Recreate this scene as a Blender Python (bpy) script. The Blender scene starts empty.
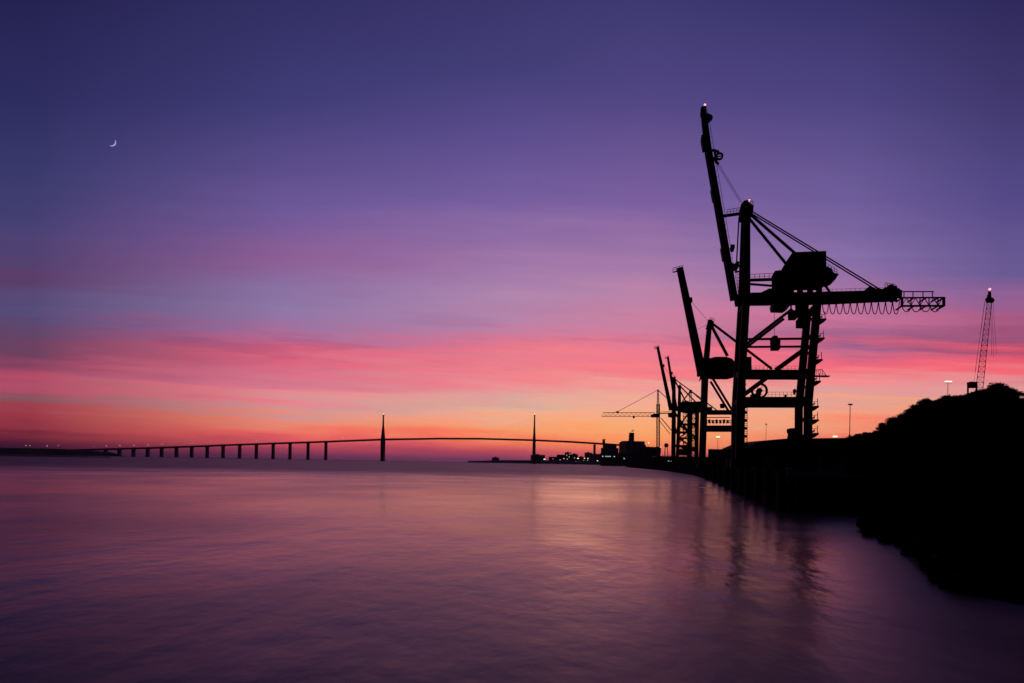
import bpy, bmesh, math, random
from mathutils import Vector, Matrix
random.seed(7)
sc = bpy.context.scene
COL = sc.collection
R = math.radians
HAZE = .00004

# ------------------------------------------------------------------ camera
F = 683.0; CX = 512.0; HY = 462.4; ROLL = R(1.0); H = 3.5
cr, sr = math.cos(ROLL), math.sin(ROLL)
def ray(px, py):
    dx, dy = px - CX, py - HY
    return Vector(((dx*cr + dy*sr)/F, 1.0, -(-dx*sr + dy*cr)/F))
def at(px, py, D):
    r = ray(px, py)
    return Vector((r.x*D, D, H + r.z*D))
def xat(px, D):
    """ground X of a picture column at distance D (taken on the horizon)"""
    return (px - CX)/cr/F*D
cam = bpy.data.cameras.new('camera'); cam_ob = bpy.data.objects.new('camera', cam); COL.objects.link(cam_ob)
cam.sensor_width = 36; cam.lens = 36*F/1024
cam.shift_y = (HY - 341.5)/1024
cam.clip_start = 0.1; cam.clip_end = 60000
m = Matrix(((cr, -sr, 0), (0, 0, -1), (sr, cr, 0))).to_4x4()
cam_ob.matrix_world = Matrix.Translation((0, 0, H)) @ m
sc.camera = cam_ob

sc.view_settings.view_transform = 'Standard'; sc.view_settings.look = 'None'
sc.view_settings.gamma = 1; sc.view_settings.exposure = 0.0
sc.view_settings.use_curve_mapping = False

# ------------------------------------------------------------------ materials
def lin(c):
    return tuple(((v/255)/12.92 if v/255 <= .04045 else ((v/255+.055)/1.055)**2.4) for v in c)
def N(t, kind, **kw):
    n = t.nodes.new(kind)
    for k, v in kw.items(): setattr(n, k, v)
    return n
def paint(name, col, rough=.6, var=.35, scale=1.5, metal=0.0, bump=0.0, spec=.5):
    mt = bpy.data.materials.new(name); mt.use_nodes = True
    t = mt.node_tree; b = t.nodes['Principled BSDF']
    tc = N(t, 'ShaderNodeTexCoord'); nz = N(t, 'ShaderNodeTexNoise')
    nz.inputs['Scale'].default_value = scale; nz.inputs['Detail'].default_value = 6
    t.links.new(tc.outputs['Object'], nz.inputs['Vector'])
    rp = N(t, 'ShaderNodeValToRGB')
    rp.color_ramp.elements[0].position = .3; rp.color_ramp.elements[1].position = .7
    rp.color_ramp.elements[0].color = (*[c*(1-var) for c in col], 1)
    rp.color_ramp.elements[1].color = (*[min(1, c*(1+var)) for c in col], 1)
    t.links.new(nz.outputs['Fac'], rp.inputs['Fac']); t.links.new(rp.outputs['Color'], b.inputs['Base Color'])
    b.inputs['Specular IOR Level'].default_value = spec
    b.inputs['Roughness'].default_value = rough; b.inputs['Metallic'].default_value = metal
    if bump:
        bp = N(t, 'ShaderNodeBump'); bp.inputs['Strength'].default_value = bump
        t.links.new(nz.outputs['Fac'], bp.inputs['Height']); t.links.new(bp.outputs['Normal'], b.inputs['Normal'])
    return mt
def lamp_mat(name, col, s):
    mt = bpy.data.materials.new(name); mt.use_nodes = True
    t = mt.node_tree; t.nodes.remove(t.nodes['Principled BSDF'])
    e = N(t, 'ShaderNodeEmission'); e.inputs['Color'].default_value = (*col, 1); e.inputs['Strength'].default_value = s
    t.links.new(e.outputs[0], t.nodes['Material Output'].inputs['Surface'])
    return mt
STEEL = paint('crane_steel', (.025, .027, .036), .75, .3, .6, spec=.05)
STEEL2 = paint('mast_steel', (.06, .055, .06), .55, .3, .8)
ROPE = paint('wire_rope', (.04, .035, .035), .6)
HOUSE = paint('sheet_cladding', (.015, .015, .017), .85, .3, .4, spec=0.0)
GLASS = paint('cab_glass', (.02, .025, .03), .08, .1)
RUBBER = paint('rubber', (.02, .02, .02), .85)
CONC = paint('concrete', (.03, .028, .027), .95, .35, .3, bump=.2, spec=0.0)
BCONC = paint('bridge_concrete', (.12, .10, .11), .85, .2, .02)
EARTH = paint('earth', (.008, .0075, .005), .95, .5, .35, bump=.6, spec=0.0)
ROCK = paint('rock', (.012, .011, .010), .9, .5, 1.2, bump=.5, spec=0.02)
SHOREM = paint('shore_ground', (.035, .032, .03), .95, .4, .01)
LEAF = paint('leaf', (.03, .04, .018), .85, .5, 2.0, spec=.1)
BARK = paint('bark', (.05, .035, .025), .9)
HULL = paint('hull_paint', (.05, .045, .05), .5, .3, .2)
HULLR = paint('red_hull_paint', (.16, .03, .03), .5, .3, .2)
SHIPW = paint('ship_white', (.22, .21, .21), .5, .2, .3)
BOXM = [paint('container_rust', (.16, .04, .025), .6), paint('container_blue', (.02, .05, .13), .6), paint('container_grey', (.12, .12, .12), .6)]
WALLM = paint('house_wall', (.14, .12, .12), .9, .25, .05)
ROOFM = paint('roof_sheet', (.07, .06, .06), .8, .25, .1)
L_WARM = lamp_mat('warm_lamp', (1.0, .62, .32), 2.6)
L_WHITE = lamp_mat('white_lamp', (1.0, .80, .55), 2.4)
L_COOL = lamp_mat('cool_lamp', (.75, .9, 1.0), .8)
L_RED = lamp_mat('red_beacon', (1.0, .34, .34), 2.2)
L_MOON = lamp_mat('moonlight_surface', (.50, .46, .80), .75)
WIN = lamp_mat('lit_window', (1.0, .75, .5), 1.2)

# ------------------------------------------------------------------ mesh builder
class MB:
    def __init__(s): s.v = []; s.f = []
    def add(s, vs, fs):
        o = len(s.v); s.v += [Vector(v) for v in vs]; s.f += [tuple(i+o for i in f) for f in fs]; return s
    def box(s, lo, hi):
        (a, b, c), (d, e, f) = lo, hi
        return s.add([(a,b,c),(d,b,c),(d,e,c),(a,e,c),(a,b,f),(d,b,f),(d,e,f),(a,e,f)],
                     [(0,3,2,1),(4,5,6,7),(0,1,5,4),(1,2,6,5),(2,3,7,6),(3,0,4,7)])
    def beam(s, p, q, w, d, w2=None, side=Vector((0, 1, 0))):
        """rectangular bar: w across, d along the side axis"""
        p, q = Vector(p), Vector(q); w2 = w if w2 is None else w2
        dr = (q-p).normalized()
        if abs(dr.dot(side)) > .95: side = Vector((1, 0, 0))
        up = dr.cross(side).normalized(); sd = up.cross(dr).normalized()
        vs = []
        for c, ww in ((p, w), (q, w2)):
            for a, b in ((-1,-1),(1,-1),(1,1),(-1,1)): vs.append(c + up*(a*ww/2) + sd*(b*d/2))
        return s.add(vs, [(0,3,2,1),(4,5,6,7),(0,1,5,4),(1,2,6,5),(2,3,7,6),(3,0,4,7)])
    def tube(s, pts, r, n=6, r2=None):
        pts = [Vector(p) for p in pts]; k = len(pts); o = len(s.v); vs = []; fs = []
        for i, p in enumerate(pts):
            d = (pts[min(i+1, k-1)] - pts[max(i-1, 0)]).normalized()
            a = d.cross(Vector((0, 0, 1)) if abs(d.z) < .9 else Vector((0, 1, 0))).normalized(); b = d.cross(a)
            rr = r if r2 is None else r + (r2-r)*i/(k-1)
            for j in range(n):
                t = 2*math.pi*j/n; vs.append(p + a*(rr*math.cos(t)) + b*(rr*math.sin(t)))
        for i in range(k-1):
            for j in range(n):
                fs.append((i*n+j, i*n+(j+1) % n, (i+1)*n+(j+1) % n, (i+1)*n+j))
        fs.append(tuple(range(n-1, -1, -1))); fs.append(tuple((k-1)*n+j for j in range(n)))
        return s.add(vs, fs)
    def prism(s, pts, y0, y1):
        """polygon in local x,z pushed along local y"""
        n = len(pts)
        vs = [(x, y0, z) for x, z in pts] + [(x, y1, z) for x, z in pts]
        return s.add(vs, [tuple(range(n)), tuple(range(2*n-1, n-1, -1))] + [(i, i+n, (i+1) % n+n, (i+1) % n) for i in range(n)])
    def slab(s, pts, z0, z1):
        n = len(pts)
        vs = [(x, y, z0) for x, y in pts] + [(x, y, z1) for x, y in pts]
        return s.add(vs, [tuple(range(n)), tuple(range(2*n-1, n-1, -1))] + [(i, i+n, (i+1) % n+n, (i+1) % n) for i in range(n)])
    def ring(s, c, ro, ri, w, n=24):
        c = Vector(c); vs = []; fs = []
        for i in range(n):
            t = 2*math.pi*i/n; ca, sa = math.cos(t), math.sin(t)
            for rr, yy in ((ri,-w/2),(ro,-w/2),(ro,w/2),(ri,w/2)): vs.append(c+Vector((rr*ca, yy, rr*sa)))
        for i in range(n):
            a, b = i*4, ((i+1) % n)*4
            for k in range(4): fs.append((a+k, a+(k+1) % 4, b+(k+1) % 4, b+k))
        return s.add(vs, fs)
    def ball(s, c, r, n=8, squash=1):
        c = Vector(c); vs = [c+Vector((0,0,r*squash))]; fs = []
        rows = n//2
        for i in range(1, rows):
            t = math.pi*i/rows
            for j in range(n):
                p = 2*math.pi*j/n; vs.append(c+Vector((r*math.sin(t)*math.cos(p), r*math.sin(t)*math.sin(p), r*squash*math.cos(t))))
        vs.append(c-Vector((0,0,r*squash)))
        for j in range(n): fs.append((0, 1+j, 1+(j+1) % n))
        for i in range(rows-2):
            for j in range(n): fs.append((1+i*n+j, 1+(i+1)*n+j, 1+(i+1)*n+(j+1) % n, 1+i*n+(j+1) % n))
        L = len(vs)-1; b = 1+(rows-2)*n
        for j in range(n): fs.append((L, b+(j+1) % n, b+j))
        return s.add(vs, fs)
    def rail(s, p, q, h=1.1, n=6, r=.05):
        p, q = Vector(p), Vector(q); up = Vector((0, 0, h))
        s.tube([p+up, q+up], r, 4); s.tube([p+up*.5, q+up*.5], r*.8, 4)
        for i in range(n+1):
            a = p.lerp(q, i/n); s.tube([a, a+up], r, 4)
        return s
    def truss(s, p, q, w0, w1, n, r, rd=None):
        """four-chord lattice from p to q"""
        p, q = Vector(p), Vector(q); rd = rd or r*.7
        d = (q-p).normalized(); sd = Vector((0,1,0)) if abs(d.y) < .9 else Vector((1,0,0))
        up = d.cross(sd).normalized(); sd = up.cross(d).normalized()
        def cor(i, k):
            t = i/n; w = w0+(w1-w0)*t; a, b = ((-1,-1),(1,-1),(1,1),(-1,1))[k]
            return p.lerp(q, t) + up*(a*w/2) + sd*(b*w/2)
        for k in range(4):
            s.tube([cor(0,k), cor(n,k)], r, 5)
            for i in range(n):
                a, b = (cor(i,k), cor(i+1,(k+1) % 4)) if i % 2 == 0 else (cor(i,(k+1) % 4), cor(i+1,k))
                s.tube([a, b], rd, 4)
                s.tube([cor(i,k), cor(i,(k+1) % 4)], rd, 4)
        return s
    def build(s, name, mat, parent=None, smooth=False):
        me = bpy.data.meshes.new(name); me.from_pydata([tuple(v) for v in s.v], [], s.f); me.update()
        bm = bmesh.new(); bm.from_mesh(me); bmesh.ops.recalc_face_normals(bm, faces=bm.faces); bm.to_mesh(me); bm.free()
        if smooth:
            for p in me.polygons: p.use_smooth = True
        me.materials.append(mat)
        o = bpy.data.objects.new(name, me); COL.objects.link(o)
        if parent is not None: o.parent = parent
        return o
def tag(o, label=None, cat=None, group=None, kind=None):
    if label: o['label'] = label
    if cat: o['category'] = cat
    if group: o['group'] = group
    if kind: o['kind'] = kind
    return o
def empty(name, loc, rz=0, label=None, cat=None, group=None):
    o = bpy.data.objects.new(name, None); COL.objects.link(o); o.empty_display_size = .5
    o.location = loc; o.rotation_euler = (0, 0, rz)
    return tag(o, label, cat, group)
def copy_tree(o, parent=None):
    c = o.copy(); COL.objects.link(c)
    if parent is not None: c.parent = parent
    for ch in list(o.children): copy_tree(ch, c)
    return c

# ------------------------------------------------------------------ world: dusk sky
w = bpy.data.worlds.new('World'); sc.world = w; w.use_nodes = True
t = w.node_tree; t.nodes.clear()
LK = t.links.new
def M(op, a, b=None, c=None, clamp=False):
    n = N(t, 'ShaderNodeMath', operation=op, use_clamp=clamp)
    for i, v in enumerate((a, b, c)):
        if v is None: continue
        if isinstance(v, (int, float)): n.inputs[i].default_value = v
        else: LK(v, n.inputs[i])
    return n.outputs[0]
def MR(v, a, b, c=0.0, d=1.0, kind='SMOOTHSTEP'):
    n = N(t, 'ShaderNodeMapRange', interpolation_type=kind)
    for k, x in (('From Min', a), ('From Max', b), ('To Min', c), ('To Max', d)): n.inputs[k].default_value = x
    LK(v, n.inputs['Value']); return n.outputs['Result']
def MIX(f, a, b, mode='MIX'):
    n = N(t, 'ShaderNodeMix', data_type='RGBA', blend_type=mode)
    for s_, v in ((n.inputs[0], f), (n.inputs[6], a), (n.inputs[7], b)):
        if isinstance(v, (int, float)): s_.default_value = v
        elif isinstance(v, tuple): s_.default_value = (*v, 1)
        else: LK(v, s_)
    return n.outputs[2]
tc = N(t, 'ShaderNodeTexCoord')
sx = N(t, 'ShaderNodeSeparateXYZ'); LK(tc.outputs['Generated'], sx.inputs[0])
yy = M('MULTIPLY', sx.outputs[1], sx.outputs[1]); xx = M('MULTIPLY', M('MULTIPLY', sx.outputs[0], sx.outputs[0]), .12)
elev = M('MULTIPLY', M('ARCTAN2', sx.outputs[2], M('SQRT', M('ADD', yy, xx))), 57.29578)
azim = M('MULTIPLY', M('ARCTAN2', sx.outputs[0], sx.outputs[1]), 57.29578)
def noise(ka, ke, off, detail=4, rough=.55, slope=0.0):
    cb = N(t, 'ShaderNodeCombineXYZ')
    LK(M('MULTIPLY', azim, ka), cb.inputs[0])
    LK(M('MULTIPLY', M('ADD', elev, M('MULTIPLY', azim, slope)), ke), cb.inputs[1]); cb.inputs[2].default_value = off
    n = N(t, 'ShaderNodeTexNoise'); n.inputs['Scale'].default_value = 1; n.inputs['Detail'].default_value = detail
    n.inputs['Roughness'].default_value = rough; LK(cb.outputs[0], n.inputs['Vector']); return n.outputs['Fac']
n1 = noise(.035, .28, 3.1, 4)
n2 = noise(.085, 1.15, 9.7, 6, .6, .035)
n3 = noise(.06, .6, 21.3, 6, .6, .03)
n4 = noise(.10, 2.6, 33.0, 5, .55, .015)
n5 = noise(.09, 1.4, 57.0, 6, .62, .035)
low = M('MULTIPLY', MR(elev, .2, 2.5), MR(elev, 30, 12))
dist = M('MULTIPLY', M('ADD', M('MULTIPLY', M('SUBTRACT', n1, .5), 3.0), M('MULTIPLY', M('SUBTRACT', n2, .5), 4.0)), low)
e2 = M('ADD', elev, dist)
E0, E1 = -3.0, 45.0
pos = MR(e2, E0, E1, 0, 1, 'LINEAR')
def soft(c, k=.06):
    g = .25*c[0]+.5*c[1]+.25*c[2]; return tuple(v*(1-k)+g*k*1.15 for v in c)
SKY = {
 30: [(0,36,33,82),(100,44,43,98),(170,55,55,110),(240,74,64,118),(280,92,60,106),(312,84,76,126),(340,98,66,104),(357,112,62,96),(370,160,66,98),(384,182,74,104),(396,136,80,92),(406,164,56,76),(430,140,48,68),(443,84,36,62),(452,48,32,58)],
 280:[(0,49,45,102),(100,62,57,119),(170,90,75,140),(210,110,86,154),(260,142,92,150),(285,138,106,162),(308,140,118,168),(322,156,110,160),(338,194,98,140),(360,222,94,124),(383,214,116,142),(395,238,128,138),(405,208,146,148),(420,240,132,108),(435,240,96,94),(447,178,66,92),(456,100,52,88)],
 510:[(0,58,53,111),(70,66,60,121),(140,92,76,145),(200,118,92,160),(250,154,112,168),(300,176,132,174),(325,190,126,166),(342,214,116,148),(355,234,116,136),(382,244,130,138),(394,226,158,154),(404,218,168,152),(415,240,170,142),(430,250,156,100),(440,248,120,88),(450,198,76,94),(460,112,60,98)],
 640:[(0,61,55,115),(100,80,68,132),(200,122,92,160),(250,160,116,168),(290,184,128,170),(320,204,126,160),(345,224,120,150),(360,240,118,140),(376,252,124,128),(390,240,158,148),(405,244,170,142),(430,252,165,102),(445,250,132,84),(455,220,96,98),(463,150,76,104)],
 850:[(0,54,48,107),(100,76,66,130),(200,108,90,155),(260,135,108,168),(300,174,112,162),(320,206,110,152),(338,162,98,142),(352,230,98,128),(365,250,104,120),(380,244,140,144),(400,228,154,150),(415,246,160,122),(430,248,128,100),(450,225,95,100),(466,150,70,100)],
 1000:[(0,46,40,92),(100,63,54,112),(200,84,72,138),(270,106,88,150),(300,148,94,148),(322,176,90,134),(335,158,78,120),(350,226,86,112),(365,248,100,116),(375,234,138,144),(395,226,150,150),(415,240,150,120),(435,220,100,95),(466,130,60,90)],
}
cols = []
for px, rows in SKY.items():
    rp = N(t, 'ShaderNodeValToRGB'); ce = rp.color_ramp; ce.interpolation = 'LINEAR'
    st = []
    for y, r_, g_, b_ in rows:
        d = ray(px, y); e = math.degrees(math.atan2(d.z, math.sqrt(1 + .12*d.x*d.x)))
        # the bay's haze lies in front of the sky: allow for what it takes and adds
        T = math.exp(-HAZE*min(15000, 240/max(.005, math.tan(R(max(e, .05))))))
        st.append(((e-E0)/(E1-E0), tuple(max(.003, (v-i_*(1-T))/max(T, .55)) for v, i_ in zip(soft(lin((r_, g_, b_))), (.05, .03, .06)))))
    st.append((1.0, tuple(c*.72 for c in st[0][1])))
    st.sort()
    ce.elements[0].position, ce.elements[0].color = st[0][0], (*st[0][1], 1)
    ce.elements[1].position, ce.elements[1].color = st[-1][0], (*st[-1][1], 1)
    for p_, c_ in st[1:-1]:
        el = ce.elements.new(p_); el.color = (*c_, 1)
    LK(pos, rp.inputs['Fac'])
    cols.append((math.degrees(math.atan((px-CX)/F)), rp.outputs['Color']))
cur = cols[0][1]
for (a0, _), (a1, c1) in zip(cols, cols[1:]):
    cur = MIX(MR(azim, a0, a1, 0, 1, 'LINEAR'), cur, c1)
# stratus streaks: dim mauve bars and glowing pink ones, low in the sky
band = M('MULTIPLY', MR(elev, 5.6, 8.0), MR(elev, 15, 8))
bars = M('MULTIPLY', M('MULTIPLY', MR(n3, .54, .64), band), .36)
cur = MIX(bars, cur, MIX(1.0, cur, (.60, .55, .74), 'MULTIPLY'))
glow = M('MULTIPLY', M('MULTIPLY', MR(n4, .52, .66), M('MULTIPLY', MR(elev, 1.5, 3.5), MR(elev, 13, 7))), .42)
cur = MIX(glow, cur, MIX(1.0, cur, (1.20, .92, .98), 'MULTIPLY'))
pale = M('MULTIPLY', M('MULTIPLY', MR(n5, .53, .66), M('MULTIPLY', MR(elev, 3.0, 5.0), MR(elev, 17, 8))), .46)
cur = MIX(pale, cur, MIX(1.0, cur, (.80, 1.16, 1.12), 'MULTIPLY'))
# away from the glow the sky is plain night blue
back = MR(M('ABSOLUTE', M('SUBTRACT', azim, 4.0)), 38, 72)
cur = MIX(back, cur, (.0035, .003, .009))
sky = N(t, 'ShaderNodeTexSky', sky_type='NISHITA', sun_disc=False)
sky.sun_elevation = R(-3.0); sky.sun_rotation = R(6.0); sky.altitude = 0
bg1 = N(t, 'ShaderNodeBackground'); LK(cur, bg1.inputs['Color']); bg1.inputs['Strength'].default_value = 1.0
bg2 = N(t, 'ShaderNodeBackground'); LK(sky.outputs[0], bg2.inputs['Color']); bg2.inputs['Strength'].default_value = 0.01
ad = N(t, 'ShaderNodeAddShader'); LK(bg1.outputs[0], ad.inputs[0]); LK(bg2.outputs[0], ad.inputs[1])
ow = N(t, 'ShaderNodeOutputWorld'); LK(ad.outputs[0], ow.inputs['Surface'])
sun = bpy.data.lights.new('sun', 'SUN'); sun.energy = .015; sun.angle = R(8); sun.color = (1, .45, .3)
so = bpy.data.objects.new('sun', sun); COL.objects.link(so)
so.rotation_euler = Vector((-math.sin(R(6)), -math.cos(R(6)), -math.sin(R(1.5)))).to_track_quat('-Z', 'Y').to_euler()

# ------------------------------------------------------------------ sea
ms = bpy.data.materials.new('sea_water'); ms.use_nodes = True
tt = ms.node_tree; b = tt.nodes['Principled BSDF']
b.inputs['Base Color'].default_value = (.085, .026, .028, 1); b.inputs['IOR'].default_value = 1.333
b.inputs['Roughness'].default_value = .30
tco = N(tt, 'ShaderNodeTexCoord')
def wave(sxv, syv, det, off):
    mp = N(tt, 'ShaderNodeMapping'); mp.inputs['Scale'].default_value = (sxv, syv, 1); mp.inputs['Location'].default_value = (off, off, 0)
    mp.inputs['Rotation'].default_value = (0, 0, R(4))
    tt.links.new(tco.outputs['Object'], mp.inputs['Vector'])
    nz = N(tt, 'ShaderNodeTexNoise'); nz.inputs['Scale'].default_value = 1; nz.inputs['Detail'].default_value = det
    tt.links.new(mp.outputs[0], nz.inputs['Vector']); return nz.outputs['Fac']
def bumped(h, s, d, prev=None):
    bp = N(tt, 'ShaderNodeBump'); bp.inputs['Strength'].default_value = s; bp.inputs['Distance'].default_value = d
    tt.links.new(h, bp.inputs['Height'])
    if prev is not None: tt.links.new(prev, bp.inputs['Normal'])
    return bp.outputs['Normal']
nb = bumped(wave(.10, .05, 3, 4.0), .5, .55)
nb = bumped(wave(.45, .26, 4, 1.0), .6, .115, nb)
nb = bumped(wave(1.5, 1.0, 3, 7.0), .6, .034, nb)
# calmer in the lee of the quay, choppier out in the bay, with wind patches
sp_ = N(tt, 'ShaderNodeSeparateXYZ'); tt.links.new(tco.outputs['Object'], sp_.inputs[0])
mr = N(tt, 'ShaderNodeMapRange'); mr.inputs['From Max'].default_value = 300
tt.links.new(sp_.outputs[1], mr.inputs['Value'])
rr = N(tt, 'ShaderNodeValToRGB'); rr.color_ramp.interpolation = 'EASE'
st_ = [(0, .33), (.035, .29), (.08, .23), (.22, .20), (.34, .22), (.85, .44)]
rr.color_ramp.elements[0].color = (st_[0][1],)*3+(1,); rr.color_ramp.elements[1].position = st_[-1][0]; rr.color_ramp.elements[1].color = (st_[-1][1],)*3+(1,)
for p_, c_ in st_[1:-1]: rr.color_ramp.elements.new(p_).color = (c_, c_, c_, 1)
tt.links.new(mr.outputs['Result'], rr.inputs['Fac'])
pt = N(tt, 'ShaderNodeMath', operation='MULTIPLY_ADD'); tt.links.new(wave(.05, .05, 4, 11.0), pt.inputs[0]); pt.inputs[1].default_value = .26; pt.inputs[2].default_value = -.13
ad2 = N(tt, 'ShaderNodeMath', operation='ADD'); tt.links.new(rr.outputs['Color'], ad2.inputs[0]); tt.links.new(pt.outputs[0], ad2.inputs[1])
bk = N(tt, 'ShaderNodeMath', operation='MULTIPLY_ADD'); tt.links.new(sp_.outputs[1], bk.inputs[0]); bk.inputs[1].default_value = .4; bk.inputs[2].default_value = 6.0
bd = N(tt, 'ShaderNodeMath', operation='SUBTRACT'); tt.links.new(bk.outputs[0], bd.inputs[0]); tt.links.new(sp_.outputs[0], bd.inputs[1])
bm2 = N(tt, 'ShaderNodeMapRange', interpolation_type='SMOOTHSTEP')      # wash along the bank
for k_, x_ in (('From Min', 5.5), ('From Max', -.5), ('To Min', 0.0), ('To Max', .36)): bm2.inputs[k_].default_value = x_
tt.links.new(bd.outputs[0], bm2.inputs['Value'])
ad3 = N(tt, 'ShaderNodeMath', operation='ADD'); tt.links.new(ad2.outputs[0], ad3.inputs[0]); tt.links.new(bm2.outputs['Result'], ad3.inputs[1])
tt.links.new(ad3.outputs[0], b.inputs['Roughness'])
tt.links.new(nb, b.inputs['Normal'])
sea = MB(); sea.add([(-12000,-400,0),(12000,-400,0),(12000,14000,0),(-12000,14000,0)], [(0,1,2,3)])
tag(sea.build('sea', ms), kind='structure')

# ------------------------------------------------------------------ moon: sunlit lune of a real sphere
D0 = 9000.0; c = at(111.2, 141.7, D0); Rm = 4.3*D0/F
mo = MB(); vs = []; fs = []
n, k = 18, 6
view = (c - Vector((0,0,H))).normalized()
ri = Vector((0,0,1)).cross(view).normalized()*-1; upv = view.cross(ri).normalized()
if upv.z < 0: upv = -upv
if ri.x < 0: ri = -ri
a0 = R(-36)                       # lit limb points down to the right
e1 = ri*math.cos(a0) + upv*math.sin(a0); e2v = -ri*math.sin(a0) + upv*math.cos(a0)
for i in range(n+1):
    th = -math.pi/2*.74 + math.pi*.74*i/n
    for shell in (1.0, .93):
        for j in range(k+1):
            ph = R(0) + R(42)*j/k      # from the limb round toward the viewer
            vs.append(c + (e2v*math.sin(th) + (e1*math.cos(ph) - view*math.sin(ph))*math.cos(th))*Rm*shell)
W2 = 2*(k+1)
for i in range(n):
    for j in range(k):
        a = i*W2+j; fs.append((a, a+1, a+W2+1, a+W2)); a += k+1; fs.append((a, a+W2, a+W2+1, a+1))
    a = i*W2; fs.append((a, a+W2, a+W2+k+1, a+k+1)); a = i*W2+k; fs.append((a, a+k+1, a+W2+k+1, a+W2))
mo.add(vs, fs)
tag(mo.build('moon', L_MOON), 'thin pale crescent moon high in the dark violet sky', 'moon')

# ------------------------------------------------------------------ terrain
G = 2.8
quay_line = [(22.0, 52.5), (27.0, 75), (44.0, 146), (69.0, 262), (96.0, 430), (118, 620), (150, 900)]
q = MB()
poly = quay_line + [(420, 900), (420, 52.5)]
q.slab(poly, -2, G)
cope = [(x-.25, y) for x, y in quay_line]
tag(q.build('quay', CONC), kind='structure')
# far shore strips
def shore(name, pts, D, depth):
    """pts: (px, top y) of a low coast; its crest stands at D"""
    s = MB(); n = len(pts)
    vs = []
    for i, (px, y) in enumerate(pts):
        p = at(px, y, D); k2 = (D-90)/D; k3 = (D+depth)/D
        vs += [(p.x*k2, D-90, -1), (p.x, D, max(.3, p.z)), (p.x*k3, D+depth, max(.3, p.z)), (p.x*k3, D+depth+100, -1)]
    fs = []
    for i in range(n-1):
        for j in range(3): fs.append((i*4+j, (i+1)*4+j, (i+1)*4+j+1, i*4+j+1))
    s.add(vs, fs)
    return tag(s.build(name, SHOREM), kind='structure')
pts = []
for i in range(60):
    px = -160 + i*4.6
    y = 445.3 + (px+160)*.0155 + random.uniform(-.25, .25) + (max(0, px-60)*.05)
    pts.append((px, min(y, 452.8 + .0174*px - .3 if px > 80 else 451.2)))
shore('shore', pts, 2450, 400)
pts = [(-170+i*7, 454.3 + (-170+i*7)*.006 + (max(0, i-27)/11)**2*3.2 + random.uniform(-.2,.2)) for i in range(41)]
shore('shore', pts, 950, 500)
pts = [(468+i*5, 461.0 - min(1, i/8)*1.1 + .0174*i*1.5 + random.uniform(-.15,.15)) for i in range(44)]
shore('shore', pts, 3000, 700)

# headland and hill on the right
crest = [(846,438),(856,437),(866,433.5),(874,435),(877,431),(884,427),(895,420),(907,414.5),(913,410),(924,403.5),(934,402.5),(945,399),(953,399.5),(967,397),(979,393.5),(988,392),(1003,391),(1010,391.5),(1017,397),(1024,402),(1060,410),(1130,405),(1250,412),(1500,430)]
water = [(846,51.5),(866,51),(871,48),(868,40),(874,36.5),(890,33),(909,29.5),(932,24.5),(948,21),(975,19),(1024,17.5),(1100,15),(1250,11),(1500,8)]
def interp(tab, x):
    if x <= tab[0][0]: return tab[0][1]
    for (a, b_), (c_, d) in zip(tab, tab[1:]):
        if x <= c_: return b_ + (d-b_)*(x-a)/(c_-a)
    return tab[-1][1]
DC = 96.0
from mathutils import noise as mn
hb = MB(); cols_px = [846 + i*3.2 for i in range(40)] + [974+ i*5 for i in range(20)] + [1074+i*18 for i in range(24)]
rows = [-.03, 0, .03, .06, .1, .16, .24, .34, .46, .6, .74, .86, .94, 1.0, 1.08, 1.25, 1.6, 2.2]
vs = []; fs = []
for px in cols_px:
    dw = interp(water, px); yc = interp(crest, px)
    hz = HY + (px-CX)*math.tan(ROLL)
    zc = H + (hz-yc)*cr/F*DC
    for r_ in rows:
        if r_ <= 1:
            D = dw + (DC-dw)*max(r_, 0) if r_ >= 0 else dw*.94
            los = H + (zc-H)*D/DC            # line of sight to the crest
            f = max(0, r_)
            z = 1.6*min(1, f/.06)**.8 + (zc-1.6)*(f**1.35) if f > 0 else (-.6 if r_ < 0 else 0.0)
            z = min(z, los-.05*DC*(1-f) if f < 1 else zc)
            if r_ < 0: z = -1.2
            if r_ == 0: z = -.15
        else:
            D = DC*r_; z = max(G+.2, zc - (zc-G)*(r_-1)/1.0)
        x = (px-CX)/cr/F*D
        if f > .02: z += mn.noise(Vector((x*.25, D*.25, 0)))*.35 + mn.noise(Vector((x*.9, D*.9, 3)))*.16
        vs.append((x + mn.noise(Vector((D*.4, x*.4, 7)))*.25, D, z))
nr = len(rows)
for i in range(len(cols_px)-1):
    for j in range(nr-1): fs.append((i*nr+j, (i+1)*nr+j, (i+1)*nr+j+1, i*nr+j+1))
hb.add(vs, fs)
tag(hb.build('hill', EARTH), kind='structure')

# ------------------------------------------------------------------ cable-stayed bridge
DB = 2690.0
br = empty('road_bridge', (xat(383, DB), DB, 0), 0, 'long cable stayed road bridge on slim piers crossing the whole bay', 'bridge')
bo = br.location.copy()
def bl(px, y): return at(px, y, DB) - bo
deck = [(52,451.0),(100,449.6),(150,448.2),(207,446.2),(223,445.4),(273,443.7),(326,441.9),(383,439.7),(440,438.8),(480,438.9),(534,440.4),(570,442),(600,443.9),(640,446.6)]
d = MB()
for (a, b_) in zip(deck, deck[1:]):
    p, q_ = bl(*a), bl(*b_); e = (q_-p).normalized()*.4
    d.beam(p-e, q_+e, 5.0, 33)
d.build('deck', BCONC, br)
rl = MB()
for (a, b_) in zip(deck, deck[1:]):
    for s in (-16, 16):
        p, q_ = bl(*a)+Vector((0,s,3.2)), bl(*b_)+Vector((0,s,3.2)); rl.beam(p, q_, 1.2, .3)
rl.build('parapet', BCONC, br)
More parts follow.
